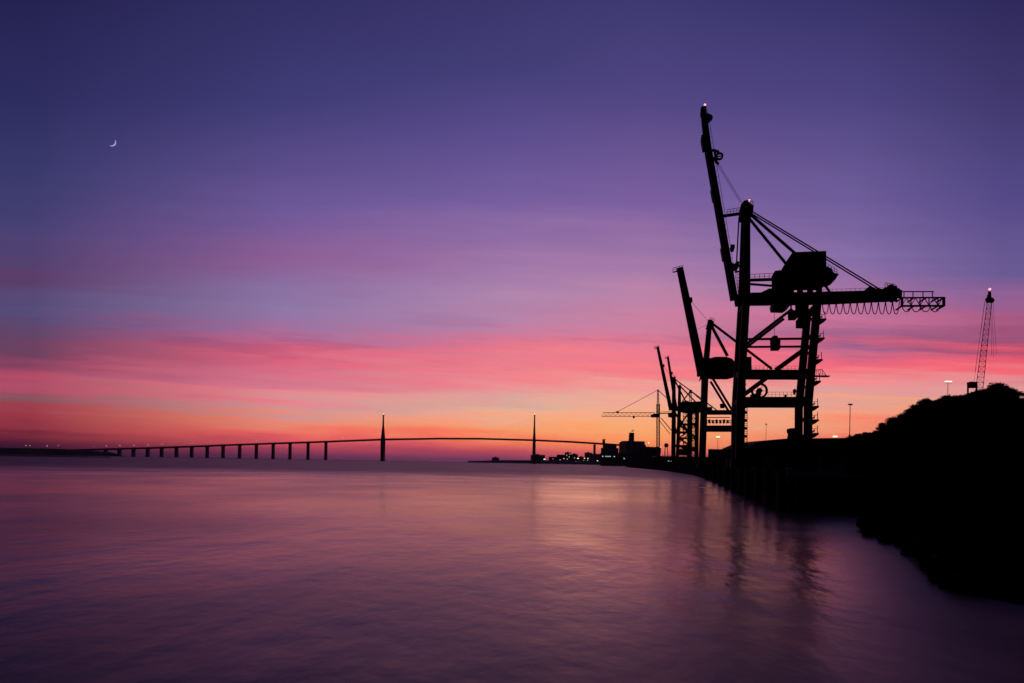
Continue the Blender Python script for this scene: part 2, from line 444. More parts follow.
for px in (105.7,119.4,133.6,147.8,161.8,176.6,191.8,207.3,223.2,239.8,256.5,273.3,290.2,308.2,326):
    top = bl(px, interp(deck, px)); top.z -= 2.4
    s = MB(); s.beam((top.x, 0, -2), (top.x, 0, top.z-4), 9.0, 15, 8.0); s.beam((top.x, 0, top.z-4), (top.x, 0, top.z), 8, 15, 11)
    s.build('pier', BCONC, br)
top = bl(594.6, 444); s = MB(); s.beam((top.x, 0, -2), (top.x, 0, top.z-2), 7.5, 18); s.build('pier', BCONC, br)
for px, yt in ((383, 416.0), (534.2, 416.0)):
    dk = bl(px, interp(deck, px)); tp = bl(px, yt)
    s = MB()
    for sg in (-1, 1):                       # diamond legs below and above the deck
        s.beam((dk.x, sg*9, -2), (dk.x, sg*20, dk.z-3), 13, 7, 10.5, side=Vector((0,1,0)))
        s.beam((dk.x, sg*20, dk.z-3), (dk.x, sg*2.2, dk.z+52), 10.5, 5, 6.2, side=Vector((0,1,0)))
    s.beam((dk.x, 0, dk.z+46), (dk.x, 0, tp.z), 6.6, 6, 4.4)
    s.beam((dk.x, -20, dk.z-4.6), (dk.x, 20, dk.z-4.6), 6, 3)
    py = s.build('pylon', BCONC, br)
    s = MB(); s.beam((dk.x, 0, tp.z), (dk.x, 0, tp.z+5), 6, 6); s.build('cap', BCONC, py)
    s = MB(); s.ball((dk.x, 0, tp.z+7.5), 1.6); s.build('beacon', L_WHITE, py)
    for sg in (-1, 1):
        for i in range(1, 9):
            x2 = dk.x + sg*30*i; z2 = H + (bl(px+sg*30*i*F/DB, interp(deck, px+sg*30*i*F/DB))).z + 1
            s = MB(); s.tube([(dk.x, 0, tp.z-4-(8-i)*6), (x2, 0, z2)], .09, 4); s.build('stay_cable', ROPE, br)
def bridge_lamp():
    o = empty('street_lamp', (0,0,0), 0, 'slender lit street lamp standing on the bridge deck', 'street lamp', 'street lamps along the bridge')
    s = MB(); s.tube([(0,0,0),(0,0,11)], .3, 5, .16); s.beam((0,0,11),(2.4,0,11.2),.3,.3); s.build('pole', STEEL2, o)
    s = MB(); s.box((1.2,-.8,10.2),(3.2,.8,11)); s.build('lamp_head', lamp_bridge, o); return o
lamp_bridge = lamp_mat('bridge_lamp', (1.0, .72, .55), 3.2)
lamp0 = None
for px in (95, 107.5, 121, 135, 149, 163, 193, 211, 257, 343, 457, 503):
    if lamp0 is None: lamp0 = o = bridge_lamp()
    else: o = copy_tree(lamp0)
    o.location = at(px, interp(deck, px), DB) + Vector((0, -12, 2.4))
def shore_lamp(px, yl, D, zg, mat, r=1.0, label='', name='street_lamp', cat='street lamp', group=None):
    p = at(px, yl, D); o = empty(name, (p.x, D, zg), 0, label, cat, group)
    s = MB(); s.tube([(0,0,0),(0,0,p.z-zg)], .12*r+.05, 5); s.build('pole', STEEL2, o)
    s = MB(); s.box((-1.1*r,-.5*r,p.z-zg-.45*r),(1.1*r,.5*r,p.z-zg+.45*r)); s.build('lamp_head', mat, o)
    return o
for px, y, r_ in ((26,446.2,.9),(30,446.3,.7),(47,446.5,.9),(58.5,446.2,1.0)):
    shore_lamp(px, y-.6, 2440, 14, lamp_bridge, r_, 'small lit lamp on the dark shore at the bridge\'s low left end', group='lamps on the dark left shore')

# ------------------------------------------------------------------ distant town behind the right pylon
def building(px0, px1, yt, D, label, roof='flat', lit=()):
    p, q_ = at(px0, yt, D), at(px1, yt, D); wd = q_.x-p.x; h = p.z-1; dp = min(60, max(18, wd*.6))
    o = empty('building', ((p.x+q_.x)/2, D, 1), 0, label, 'building', 'town buildings on the far shore')
    s = MB(); s.box((-wd/2, 0, -1.5), (wd/2, dp, h)); s.build('wall', WALLM, o)
    s = MB()
    if roof == 'pitched': s.add([(-wd/2-1,-1,h),(wd/2+1,-1,h),(wd/2+1,dp+1,h),(-wd/2-1,dp+1,h),(-wd/2+2,dp/2,h+5),(wd/2-2,dp/2,h+5)], [(0,1,5,4),(2,3,4,5),(1,2,5),(3,0,4),(0,3,2,1)])
    else: s.box((-wd/2-.6,-.6,h),(wd/2+.6,dp+.6,h+1)); s.box((-wd*.15,dp*.3,h+1),(wd*.12,dp*.6,h+4.5))
    s.build('roof', ROOFM, o)
    for fx, fz in lit:
        s = MB(); s.box((wd*(fx-.5)-1.6,-.25,h*fz),(wd*(fx-.5)+1.6,.05,h*fz+2.6)); s.build('window', WIN, o)
building(492, 499, 457.6, 3050, 'low dark block standing alone far left of the right pylon')
building(531, 545, 455.0, 3050, 'broad dark block close behind the foot of the right pylon', lit=((.3,.5),))
building(549, 558, 457.8, 3080, 'low block between the bright shore lamp and the taller town blocks', 'pitched')
building(557, 565, 455.6, 3090, 'pitched dark block at the left end of the town cluster', 'pitched', ((.4,.45),))
building(565, 571, 452.6, 3130, 'tallest slim tower block of the town with lit windows', lit=((.3,.75),(.7,.6),(.4,.4)))
building(571, 578, 454.2, 3110, 'mid height block right of the tallest slim tower block', lit=((.5,.6),))
building(577, 586, 457.0, 3060, 'low wide block in the middle of the town with a row of lamps before it', lit=((.3,.4),(.75,.5)))
building(585, 592, 452.8, 3120, 'tall dark block next to the thin pier right of the town', lit=((.4,.35),))
building(590.5, 600, 454.8, 3070, 'dark block behind the thin pier and beside the ships', 'pitched', ((.7,.3),))
for px, y, mt, r_ in ((544.5,459.2,L_WHITE,3.2),(569.8,454.2,L_COOL,2.2),(578,458.4,L_WHITE,3.0),(584.5,458.2,L_WARM,2.2),(588,458.3,L_WHITE,2.0),(564,458.6,L_WARM,1.8),(575.5,461.2,L_WARM,1.6),(597.5,460.8,L_WHITE,2.0),(553,458.9,L_WARM,1.3)):
    shore_lamp(px, y, 2985, 1, mt, r_, 'small lit lamp on the far town waterfront', group='lamps along the town waterfront')

# ------------------------------------------------------------------ ships
def ship(px, D, yaw, L, B, hdeck, label, mats):
    o = empty('cargo_ship', (xat(px, D), D, 0), yaw, label, 'ship')
    st = [(-L/2,B*.40),(-L/2*.92,B*.5),(L*.18,B*.5),(L*.36,B*.36),(L*.5,.3)]
    s = MB(); top = []; bot = []
    outline = [(x, -y) for x, y in st] + [(x, y) for x, y in reversed(st)]
    n = len(outline)
    vs = [(x*.95, y*.9, -2.5) for x, y in outline] + [(x, y, hdeck + (max(0, x)/L*2)**2*1.8) for x, y in outline]
    s.add(vs, [tuple(range(n)), tuple(range(2*n-1, n-1, -1))] + [(i, i+n, (i+1) % n+n, (i+1) % n) for i in range(n)])
    s.build('hull', mats, o); o.scale = (SZ, SZ, SZ*1.08); return o
DS = 1500.0; SZ = 1500/690
s1 = ship(609.4, DS, R(90-8), 62, 19.5, 11.0, 'smaller dark ship with a row of cool deck lights, beside the bridge pier', HULL)
k = DS/F
s = MB(); s.box((-26,-8.5,11),(-8,8.5,16)); s.box((-24,-6.6,16),(-12,6.8,19.2)); s.build('superstructure', SHIPW, s1)
s = MB(); s.box((-21,4.6,19.2),(-17,7.2,24)); s.build('funnel', HULLR, s1)
s = MB(); s.tube([(-14,5.6,16),(-14,5.6,26)],.35,6,.15); s.beam((-14,3.6,24),(-14,7.6,24),.3,.3); s.build('mast', STEEL2, s1)
for x in (-6.5,-3.5,-1.5,.5,4.5):
    s = MB(); s.box((-31.3,-x-.5,8.0),(-30.9,-x+.5,8.7)); s.build('deck_lamp', L_COOL, s1)
s2 = ship(640.5, DS+30, R(22), 48, 15, 12.2, 'large dark cargo ship with a stepped superstructure and tall funnel', HULL)
s = MB(); s.box((-22,-6.5,12.2),(2,6.5,20.5)); s.box((-20,-5.8,20.5),(1,5.8,23.6)); s.build('superstructure', SHIPW, s2)
s = MB(); s.box((-21,-7.8,20.5),(-13,7.8,22.6)); s.build('bridge_wing', SHIPW, s2)
s = MB(); s.box((3,-6.8,12.5),(20,6.8,18.6)); s.build('deck_cargo', HOUSE, s2)
s = MB(); s.beam((-11.5,0,23.6),(-11.2,0,31.5),4.2,4,3.6); s.build('funnel', HULLR, s2)
s = MB(); s.tube([(-10,0,23.6),(-10,0,35.2)],.3,6,.12); s.beam((-12.5,0,33.4),(-7.5,0,33.4),.35,.35); s.beam((-11.6,0,32),(-8.2,0,34.5),.3,.3); s.build('mast', STEEL2, s2)
s = MB(); s.box((-23.8,-7,6.5),(-23.4,-6,7.4)); s.build('deck_lamp', L_COOL, s2)

# ------------------------------------------------------------------ ship-to-shore cranes
AZ = R(12.4)
class Rig:
    """a crane standing on the quay; local x = inland, y = along the quay, z = up"""
    def __init__(s, px, D, W, label, name='container_crane', cat='crane', group=None, az=AZ):
        s.base = Vector((xat(px, D), D, G)); s.D = D; s.k = D/F; s.W = W; s.ref = None
        s.qd = Vector((math.sin(az), math.cos(az), 0)); s.ld = Vector((math.cos(az), -math.sin(az), 0))
        s.o = empty(name, s.base, -az, label, cat, group)
    def P(s, px, py, yo=0.0):
        r = ray(px, py); c = Vector((0, 0, H)); p0 = s.base + s.qd*(yo if s.ref is None else s.ref)
        tt_ = (p0-c).dot(s.qd)/r.dot(s.qd); p = c + r*tt_ - s.base
        return Vector((p.dot(s.ld), yo, p.z))
    def bar(s, m, a, b_, yo, wpx, dep, w2=None):
        return m.beam(s.P(*a, yo), s.P(*b_, yo), wpx*s.k, dep, None if w2 is None else w2*s.k)
    def poly(s, m, pts, y0, y1):
        ps = [s.P(x, y, y0+(y1-y0)*.3) for x, y in pts]
        return m.prism([(p.x, p.z) for p in ps], y0, y1)

# ---- nearest crane
A = Rig(738.6, 148, 10.0, 'largest nearest dockside crane with its boom raised and cable loops under the girder', group='dockside cranes')
o = A.o; W = 10.0; C5 = 5.0
A.ref = 0
for yo in (0, W):
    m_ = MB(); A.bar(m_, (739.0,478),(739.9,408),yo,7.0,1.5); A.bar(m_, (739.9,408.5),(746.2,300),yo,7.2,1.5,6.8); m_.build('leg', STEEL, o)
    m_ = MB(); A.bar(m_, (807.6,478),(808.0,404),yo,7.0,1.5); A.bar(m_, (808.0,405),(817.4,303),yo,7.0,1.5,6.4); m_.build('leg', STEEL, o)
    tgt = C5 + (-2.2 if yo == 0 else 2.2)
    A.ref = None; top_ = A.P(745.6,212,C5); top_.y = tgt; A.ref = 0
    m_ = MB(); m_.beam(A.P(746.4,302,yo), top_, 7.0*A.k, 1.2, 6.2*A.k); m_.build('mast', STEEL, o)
    m_ = MB(); A.bar(m_, (742,400.4),(806,400.4),yo,6.6,1.3); m_.build('sill_beam', STEEL, o)
    m_ = MB(); A.bar(m_, (743,371.8),(810,372.0),yo,3.6,1.2); m_.build('portal_beam', STEEL, o)
    m_ = MB(); A.bar(m_, (745,339.2),(813,338.6),yo,2.0,.5); m_.build('tie_beam', STEEL, o)
    m_ = MB(); A.bar(m_, (746,344.5),(792,309),yo,2.6,.6); m_.build('brace', STEEL, o)
    for x in (739.0, 807.6):
        c_ = A.P(x, 475, yo); m_ = MB()
        for dx in (-1.1, 1.1): m_.ring((c_.x+dx, yo, .55), .5, .12, .5, 14)
        m_.box((c_.x-1.8, yo-.35, .5), (c_.x+1.8, yo+.35, 2.2)); m_.build('bogie', STEEL2, o)
A.ref = None
m_ = MB(); A.bar(m_, (809,346),(776,370),0,4.6,.9); A.bar(m_, (771,374.5),(743,395.5),0,4.4,.9); m_.build('brace', STEEL, o)
# cross ties along the quay
m_ = MB()
for px, py in ((742,371.8),(811,372),(740.3,400.4),(808.4,400.4),(746.2,303),(817,306)):
    a = A.P(px, py, 0); b_ = Vector((a.x, W, a.z)); m_.beam(a, b_, 1.1, 1.1)
m_.build('cross_tie', STEEL, o)
# trolley girder (twin) and lattice tail
A.ref = C5
for yo in (C5-1.5, C5+1.5):
    m_ = MB(); A.poly(m_, [(734.5,296.5),(752,294.6),(822,294.0),(899,292.2),(899,299.5),(822,303),(752,304),(736,305)], yo-.45, yo+.45); m_.build('girder', STEEL, o)
A.ref = None
m_ = MB()
for px in (740,760,780,800,820,840,860,880,896):
    a = A.P(px, 297.5, C5-1.5); m_.beam(a, (a.x, C5+1.5, a.z), .8, .5)
m_.build('girder_tie', STEEL, o)
m_ = MB()
a0_, a1_ = A.P(898,292.2,C5-2.3), A.P(823,294,C5-2.3); m_.rail(a0_, a1_, 1.0, 16, .035); m_.beam(a0_, a1_, .15, .8)
m_.build('walkway', STEEL, o)
tail = MB()
for yo in (C5-1.9, C5+1.9):
    for y in (297.8, 306.0): A.bar(tail, (900.5,y),(944,y-.2),yo,1.3 if y < 300 else 1.7,.35)
    A.bar(tail, (897,291.6),(934,291.6),yo,.9,.2)
    for i, px in enumerate((902,911,920,929,938)):
        A.bar(tail, (px,297.8),(px,305.8),yo,.8,.2); A.bar(tail, (px,305.5),(px+4.5,298),yo,.55,.15); A.bar(tail, (px+4.5,298),(min(px+9,943.5),305.5),yo,.55,.15)
    for px in (904,913,923,932.5): A.bar(tail, (px,291.8),(px,297.8),yo,.7,.15)
    A.bar(tail, (943.8,297.2),(943.8,306.4),yo,2.2,.4); A.bar(tail, (902,297.2),(902,306.4),yo,2.0,.4)
for px in (902, 914, 926, 938, 943.8):
    for y in (297.8, 306):
        a = A.P(px, y, C5-1.9); tail.beam(a, (a.x, C5+1.9, a.z), .25, .25)
tail.build('tail_truss', STEEL, o)
m_ = MB()
for base_y, xs, dp in ((301, [822+7.05*i for i in range(12)], 13.0), (306.5, [902+9.4*i for i in range(5)], 5.2)):
    for x0, x1 in zip(xs, xs[1:]):
        pts = []
        for i in range(13):
            u = i/12; v = 1-abs(2*u-1)**2.6
            pts.append(A.P(x0+(x1-x0)*u, base_y+dp*v, C5-2.4))
        m_.tube(pts, .095, 5)
m_.build('festoon_cable', RUBBER, o)
# machinery on the girder
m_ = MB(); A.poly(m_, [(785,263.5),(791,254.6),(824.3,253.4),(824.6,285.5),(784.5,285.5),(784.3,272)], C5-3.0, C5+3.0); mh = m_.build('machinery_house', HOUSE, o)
m_ = MB(); A.poly(m_, [(773.8,272.6),(786,271),(786,286.5),(774.2,286.0)], C5-2.4, C5+2.4); m_.build('annex', HOUSE, mh)
m_ = MB(); A.poly(m_, [(824.8,268),(830,270),(832.5,274.5),(837.5,275.5),(834,281),(829,283.8),(824.8,283.2)], C5-2.2, C5+2.2); m_.rail(A.P(826,268,C5-2.2), A.P(837,275,C5-2.2), 1.1, 4); m_.build('winch', STEEL, mh)
m_ = MB()
for px in (791, 800, 810, 819):
    for yo in (C5-2, C5+2): A.bar(m_, (px,285),(px,296),yo,5.2,.7)
A.bar(m_, (825,285),(831,294),C5-2,2,.4); A.bar(m_, (822,287.5),(790,287.5),C5-2.2,2.5,.5)
m_.build('support_frame', STEEL, o)
m_ = MB(); A.bar(m_, (749,280.2),(774,279.4),C5-2.6,2.2,.9); m_.rail(A.P(750,279.6,C5-2.6), A.P(774,278.6,C5-2.6), 1.15, 5, .05); A.bar(m_, (749,284.0),(790,287.2),C5-2.4,1.8,.5)
A.bar(m_, (775,285),(770,292),C5-2.4,1,.3); m_.build('walkway', STEEL, o)
m_ = MB(); A.poly(m_, [(756,296),(768,290.2),(788.5,289.6),(788.5,297)], C5-2.6, C5+2.6); tr = m_.build('trolley', STEEL, o)
m_ = MB(); A.poly(m_, [(772,304),(788,303),(789,307),(785,309.5),(773,309)], C5-2.6, C5+2.6); m_.build('trolley_frame', STEEL, tr)
m_ = MB(); A.poly(m_, [(789,311),(796.5,310.6),(796.8,318.6),(789.5,318.8)], C5-1.3, C5+1.3); A.bar(m_, (791,311),(791,304),C5,1.2,.6); A.bar(m_, (796,311),(796,304),C5,1.2,.6); cab = m_.build('cab', HOUSE, o)
m_ = MB(); A.poly(m_, [(790,312.6),(793,312.4),(793,316.6),(790.2,316.6)], C5-1.35, C5+1.35); A.poly(m_, [(793.6,312.4),(796,312.3),(796,316.5),(793.6,316.6)], C5-1.35, C5+1.35); m_.build('cab_window', GLASS, cab)
m_ = MB(); A.poly(m_, [(798,303),(808,303),(808,327),(797.5,326.5),(797.5,319),(799.5,318)], C5-1.5, C5+1.5); A.bar(m_, (800,304),(790,300),C5,3,2); m_.build('cable_box', HOUSE, o)
m_ = MB(); A.poly(m_, [(771.2,337.5),(774,336),(777,336.5),(777.5,339),(780,340),(779.6,349.5),(771.6,349.5)], C5-1.4, C5+1.4); sp = m_.build('hook_block', STEEL, o)
m_ = MB()
for yo in (C5-.8, C5+.8): A.bar(m_, (774.4,337),(774.2,308),yo,.35,.06)
m_.build('hoist_rope', ROPE, o)
# boom, raised
b0, b1 = (734.0,299), (703.2,110)
A.ref = C5
for yo in (C5-1.4, C5+1.4):
    m_ = MB(); A.bar(m_, b0, (707.9,150), yo, 6.2, .8, 5.8); A.bar(m_, (708,150.6), b1, yo, 5.8, .8, 4.6); bm_ = m_.build('boom', STEEL, o)
    if yo < C5: boom = bm_
A.ref = None
m_ = MB()
for i in range(11):
    u = (i+.5)/11; px, py = b0[0]+(b1[0]-b0[0])*u, b0[1]+(b1[1]-b0[1])*u
    a = A.P(px, py, C5-1.4); m_.beam(a, (a.x, C5+1.4, a.z), .7, .5)
m_.build('boom_tie', STEEL, o)
m_ = MB()
prev = None
for i in range(29):
    u = i/28; px, py = b0[0]+(b1[0]-b0[0])*u, b0[1]+(b1[1]-b0[1])*u
    off = 5.2 - 1.0*u
    a = A.P(px+3, py-.5, C5-1.6); b_ = A.P(px+off, py-.9, C5-1.6)
    m_.tube([a, b_], .035, 4)
    if prev: m_.tube([prev, b_], .045, 4)
    prev = b_
m_.build('handrail', STEEL, boom)
m_ = MB(); A.poly(m_, [(704,114),(709,115),(710.5,118),(708,120.5),(704,121)], C5-1.2, C5+1.2)
c_ = A.P(709.3,118,C5); m_.ring((c_.x,C5,c_.z), .75, .35, .5, 16); m_.build('sheave', STEEL, boom)
for pl_ in ([(701,137),(705,136),(708,147),(703,148)], [(710.8,188),(714,187),(717,198),(713,199)], [(720.8,247),(725,246),(728,258),(723,259)]):
    m_ = MB(); A.poly(m_, pl_, C5-1.7, C5+1.7); m_.build('service_platform', STEEL, boom)
m_ = MB(); A.poly(m_, [(700.6,112.5),(706,111),(706,107.8),(700.6,109.2)], C5-1.5, C5+1.5)
A.bar(m_, (704.8,111),(704.8,105.5),C5,.7,.12); m_.build('tip_frame', STEEL, boom)
m_ = MB(); c_ = A.P(719.5,156.3,C5); m_.ring((c_.x,C5,c_.z), .85, .5, .5, 18); m_.beam(c_+Vector((-.8,0,0)), c_+Vector((.8,0,0)), .15, .3)
A.bar(m_, (712,150),(719,152),C5,1.5,.8); A.bar(m_, (713,158),(718.5,164),C5,1.6,.8); A.bar(m_, (714.5,150),(716.5,163),C5,2.2,.8)
m_.build('sheave', STEEL, boom)
m_ = MB(); p = A.P(705.0,104.8,C5); m_.ball(p, .26); A_b = m_.build('beacon', L_RED, boom)
m_ = MB()
for dx in (-.6, 0, .6): A.bar(m_, (718+dx*2,164),(741.5+dx*2,203),C5+dx*2,.24,.05)
m_.build('hoist_rope', ROPE, o)
m_ = MB(); A.bar(m_, (723.5,216),(741,213.6),C5-1.6,2.6,.5); A.bar(m_, (723.5,216),(741,213.6),C5+1.6,2.6,.5); m_.rail(A.P(727,214.6,C5-1.7), A.P(740,212.6,C5-1.7), 1.1, 4); m_.build('latch_walkway', STEEL, o)
m_ = MB()
for yo in (C5-2, C5+2): A.bar(m_, (739,217),(736.6,262),yo,1.3,.25)
A.bar(m_, (733,266.5),(742,265.5),C5-2,2,.6); A.bar(m_, (735,272),(744,271),C5-2,1.2,.6); A.poly(m_, [(730,263),(734,265),(736.5,262),(739,263),(738,268),(731,268.5)], C5-1.6, C5+1.6)
A.poly(m_, [(730.6,245.5),(734.6,246),(734.4,249),(731.4,249)], C5-1.6, C5+1.6)
m_.build('tie_rod', STEEL, o)
m_ = MB()
prev = None
for i in range(9):
    y = 268+i*3.2; A.bar(m_, (736.2+i*.2,y),(739.6+i*.2,y),C5-2,.45,.08)
for x in (736.2,739.6): A.bar(m_, (x,266),(x+2,294),C5-2,.45,.08)
m_.build('ladder', STEEL, o)
m_ = MB(); A.poly(m_, [(740.4,206.5),(743.5,203),(747,202.6),(749,206),(752.8,208),(752.4,214),(749.5,217),(741,217)], C5-2.6, C5+2.6); hd = m_.build('mast_head', STEEL, o)
m_ = MB(); m_.rail(A.P(747,205.5,C5-2.4), A.P(753,206.5,C5-2.4), 1.15, 2, .06); m_.rail(A.P(747,205.5,C5+2.4), A.P(753,206.5,C5+2.4), 1.15, 2, .06); A.bar(m_, (749.3,206),(749.3,201),C5,.5,.1); m_.build('handrail', STEEL, hd)
m_ = MB(); m_.ball(A.P(749.3,200.6,C5), .26); m_.build('beacon', L_RED, hd)
for sg in (-1, 1):
    m_ = MB(); m_.beam(A.P(752,212.6+sg*1.2,C5+sg*1.2), A.P(881,291.4+sg*1.4,C5+sg*2.6), 1.0*A.k, .25); m_.build('backstay', STEEL, o)
    m_ = MB(); m_.beam(A.P(750,214,C5+sg*1.0), A.P(797,255,C5+sg*2.0), 2.3*A.k, .5); m_.build('rear_strut', STEEL, o)
    m_ = MB(); m_.beam(A.P(748,217,C5+sg*1.0), A.P(787,265,C5+sg*2.0), 2.3*A.k, .5); m_.build('rear_strut', STEEL, o)
m_ = MB()
for dx, dy, r_ in ((868,289.6,1.6),(871.5,291,1.8),(876,291,1.4),(884,290.4,1.6),(889,288.4,2.3),(892.5,289.4,2.0),(895.5,291.5,1.5)):
    c_ = A.P(dx,dy,C5); m_.ball(c_, r_*A.k, 10); m_.beam(c_-Vector((0,1.8,0)), c_+Vector((0,1.8,0)), r_*A.k*1.6, r_*A.k*1.6)
A.bar(m_, (866,291.5),(898,292.5),C5,2.0,3.6)
m_.rail(A.P(885,287,C5-1.8), A.P(895,288.5,C5-1.8), .9, 4, .05); m_.build('anchor_gear', STEEL, o)
# cable reel
m_ = MB(); c_ = A.P(759.4,390.8,-.9); m_.ring((c_.x,-.9,c_.z), 1.72, 1.28, .5, 32); m_.ring((c_.x,-.9,c_.z), .6, .1, .6, 16)
for i in range(6):
    a = i*math.pi/3; m_.beam((c_.x,-.9,c_.z), (c_.x+1.3*math.cos(a),-.9,c_.z+1.3*math.sin(a)), .1, .1)
m_.beam((c_.x-.2,-.9,c_.z), (c_.x-.2,-.9,c_.z-1.6), 1.0, .4); m_.beam((c_.x-.2,-.9,c_.z-.8),(c_.x-1.8,-.9,c_.z-1.3),.8,.4)
m_.build('cable_reel', STEEL, o)
m_ = MB(); m_.rail(A.P(768,397,-.5), A.P(799,397,-.5), 1.05, 8, .035)
A.poly(m_, [(793,390),(795,388.5),(796.5,391),(795,394.5),(793.5,394)], -.6, 0); A.poly(m_, [(784.5,395),(786.5,394.6),(786.5,397),(784.5,397)], -.6, 0)
m_.rail(A.P(748,370,-.5), A.P(803,370.4,-.5), .9, 14, .03); m_.build('handrail', STEEL, o)
# ladder on the front leg
m_ = MB()
for i in range(34):
    y = 408+i*1.95; 
    A.bar(m_, (744,y),(747.2,y),-.4,.5,.06)
for x in (744.2,747.3): A.bar(m_, (x,405),(x-.3,474),-.4,.5,.08)
for y in (378,384,389): A.poly(m_, [(743,y),(746.4,y),(745,y+3),(743,y+4)], -.6, .6)
for i in range(8): A.poly(m_, [(744,411+i*8),(747.6,411+i*8),(746.6,413.6+i*8),(744,414+i*8)], -.7, .1)
m_.build('ladder', STEEL, o)
# stair landings climbing the rear leg
def xr(y): return interp([(303,820.4),(404,811.4),(476,811.2)], y)
for i, y in enumerate((320.5, 339.5, 361, 382.5, 407.5, 421, 434.5)):
    x = xr(y); m_ = MB()
    A.poly(m_, [(x-1,y-1.2),(x+6.6,y-1.6),(x+6.9,y),(x+2,y+3.4),(x-1,y+2)], -1.0, 1.6)
    A.bar(m_, (x+6.3,y-1),(x+6.1,y-9),-.9,.55,.1); A.bar(m_, (x+3,y-1),(x+3,y-6),-.9,.4,.08); A.bar(m_, (x,y-5.5),(x+6.3,y-6),-.9,.4,.08); A.bar(m_, (x,y-1.5),(x+3.4,y-4.5),-.9,1.2,.3)
    m_.build('stair_landing', STEEL, o)
m_ = MB()
x = xr(374); A.bar(m_, (x-1,376.2),(x+15,376.4),-1.2,.9,1.6)
for i in range(7):
    u = x+i*1.9; A.bar(m_, (u,376),(u+(.9 if i < 5 else -1),371-(2 if i in (1,2,3) else .5 if i < 5 else -2)),-1.2,.4,.08)
A.bar(m_, (x,370.5),(x+8,369.4),-1.2,.45,.08); A.bar(m_, (x+8,369.4),(x+12.4,376),-1.2,.45,.08)
m_.build('service_platform', STEEL, o)
m_ = MB()
for i in range(7):
    y0_ = 318+i*17; x0_ = xr(y0_)-8.6
    A.bar(m_, (x0_+.5,y0_),(x0_+4.6-1.2,y0_+9),W*.4,.7,.7); A.bar(m_, (x0_+3.4,y0_+9),(x0_,y0_+17),W*.4,.7,.7)
m_.build('stairway', STEEL, o)
m_ = MB(); A.poly(m_, [(789,428.5),(798,428),(798,441),(790,441),(790,433),(789,432)], 1, 5); m_.box((A.P(790,440,3).x,.6,0),(A.P(808,440,3).x,6.5,A.P(800,436,3).z)); m_.build('electric_house', HOUSE, o)

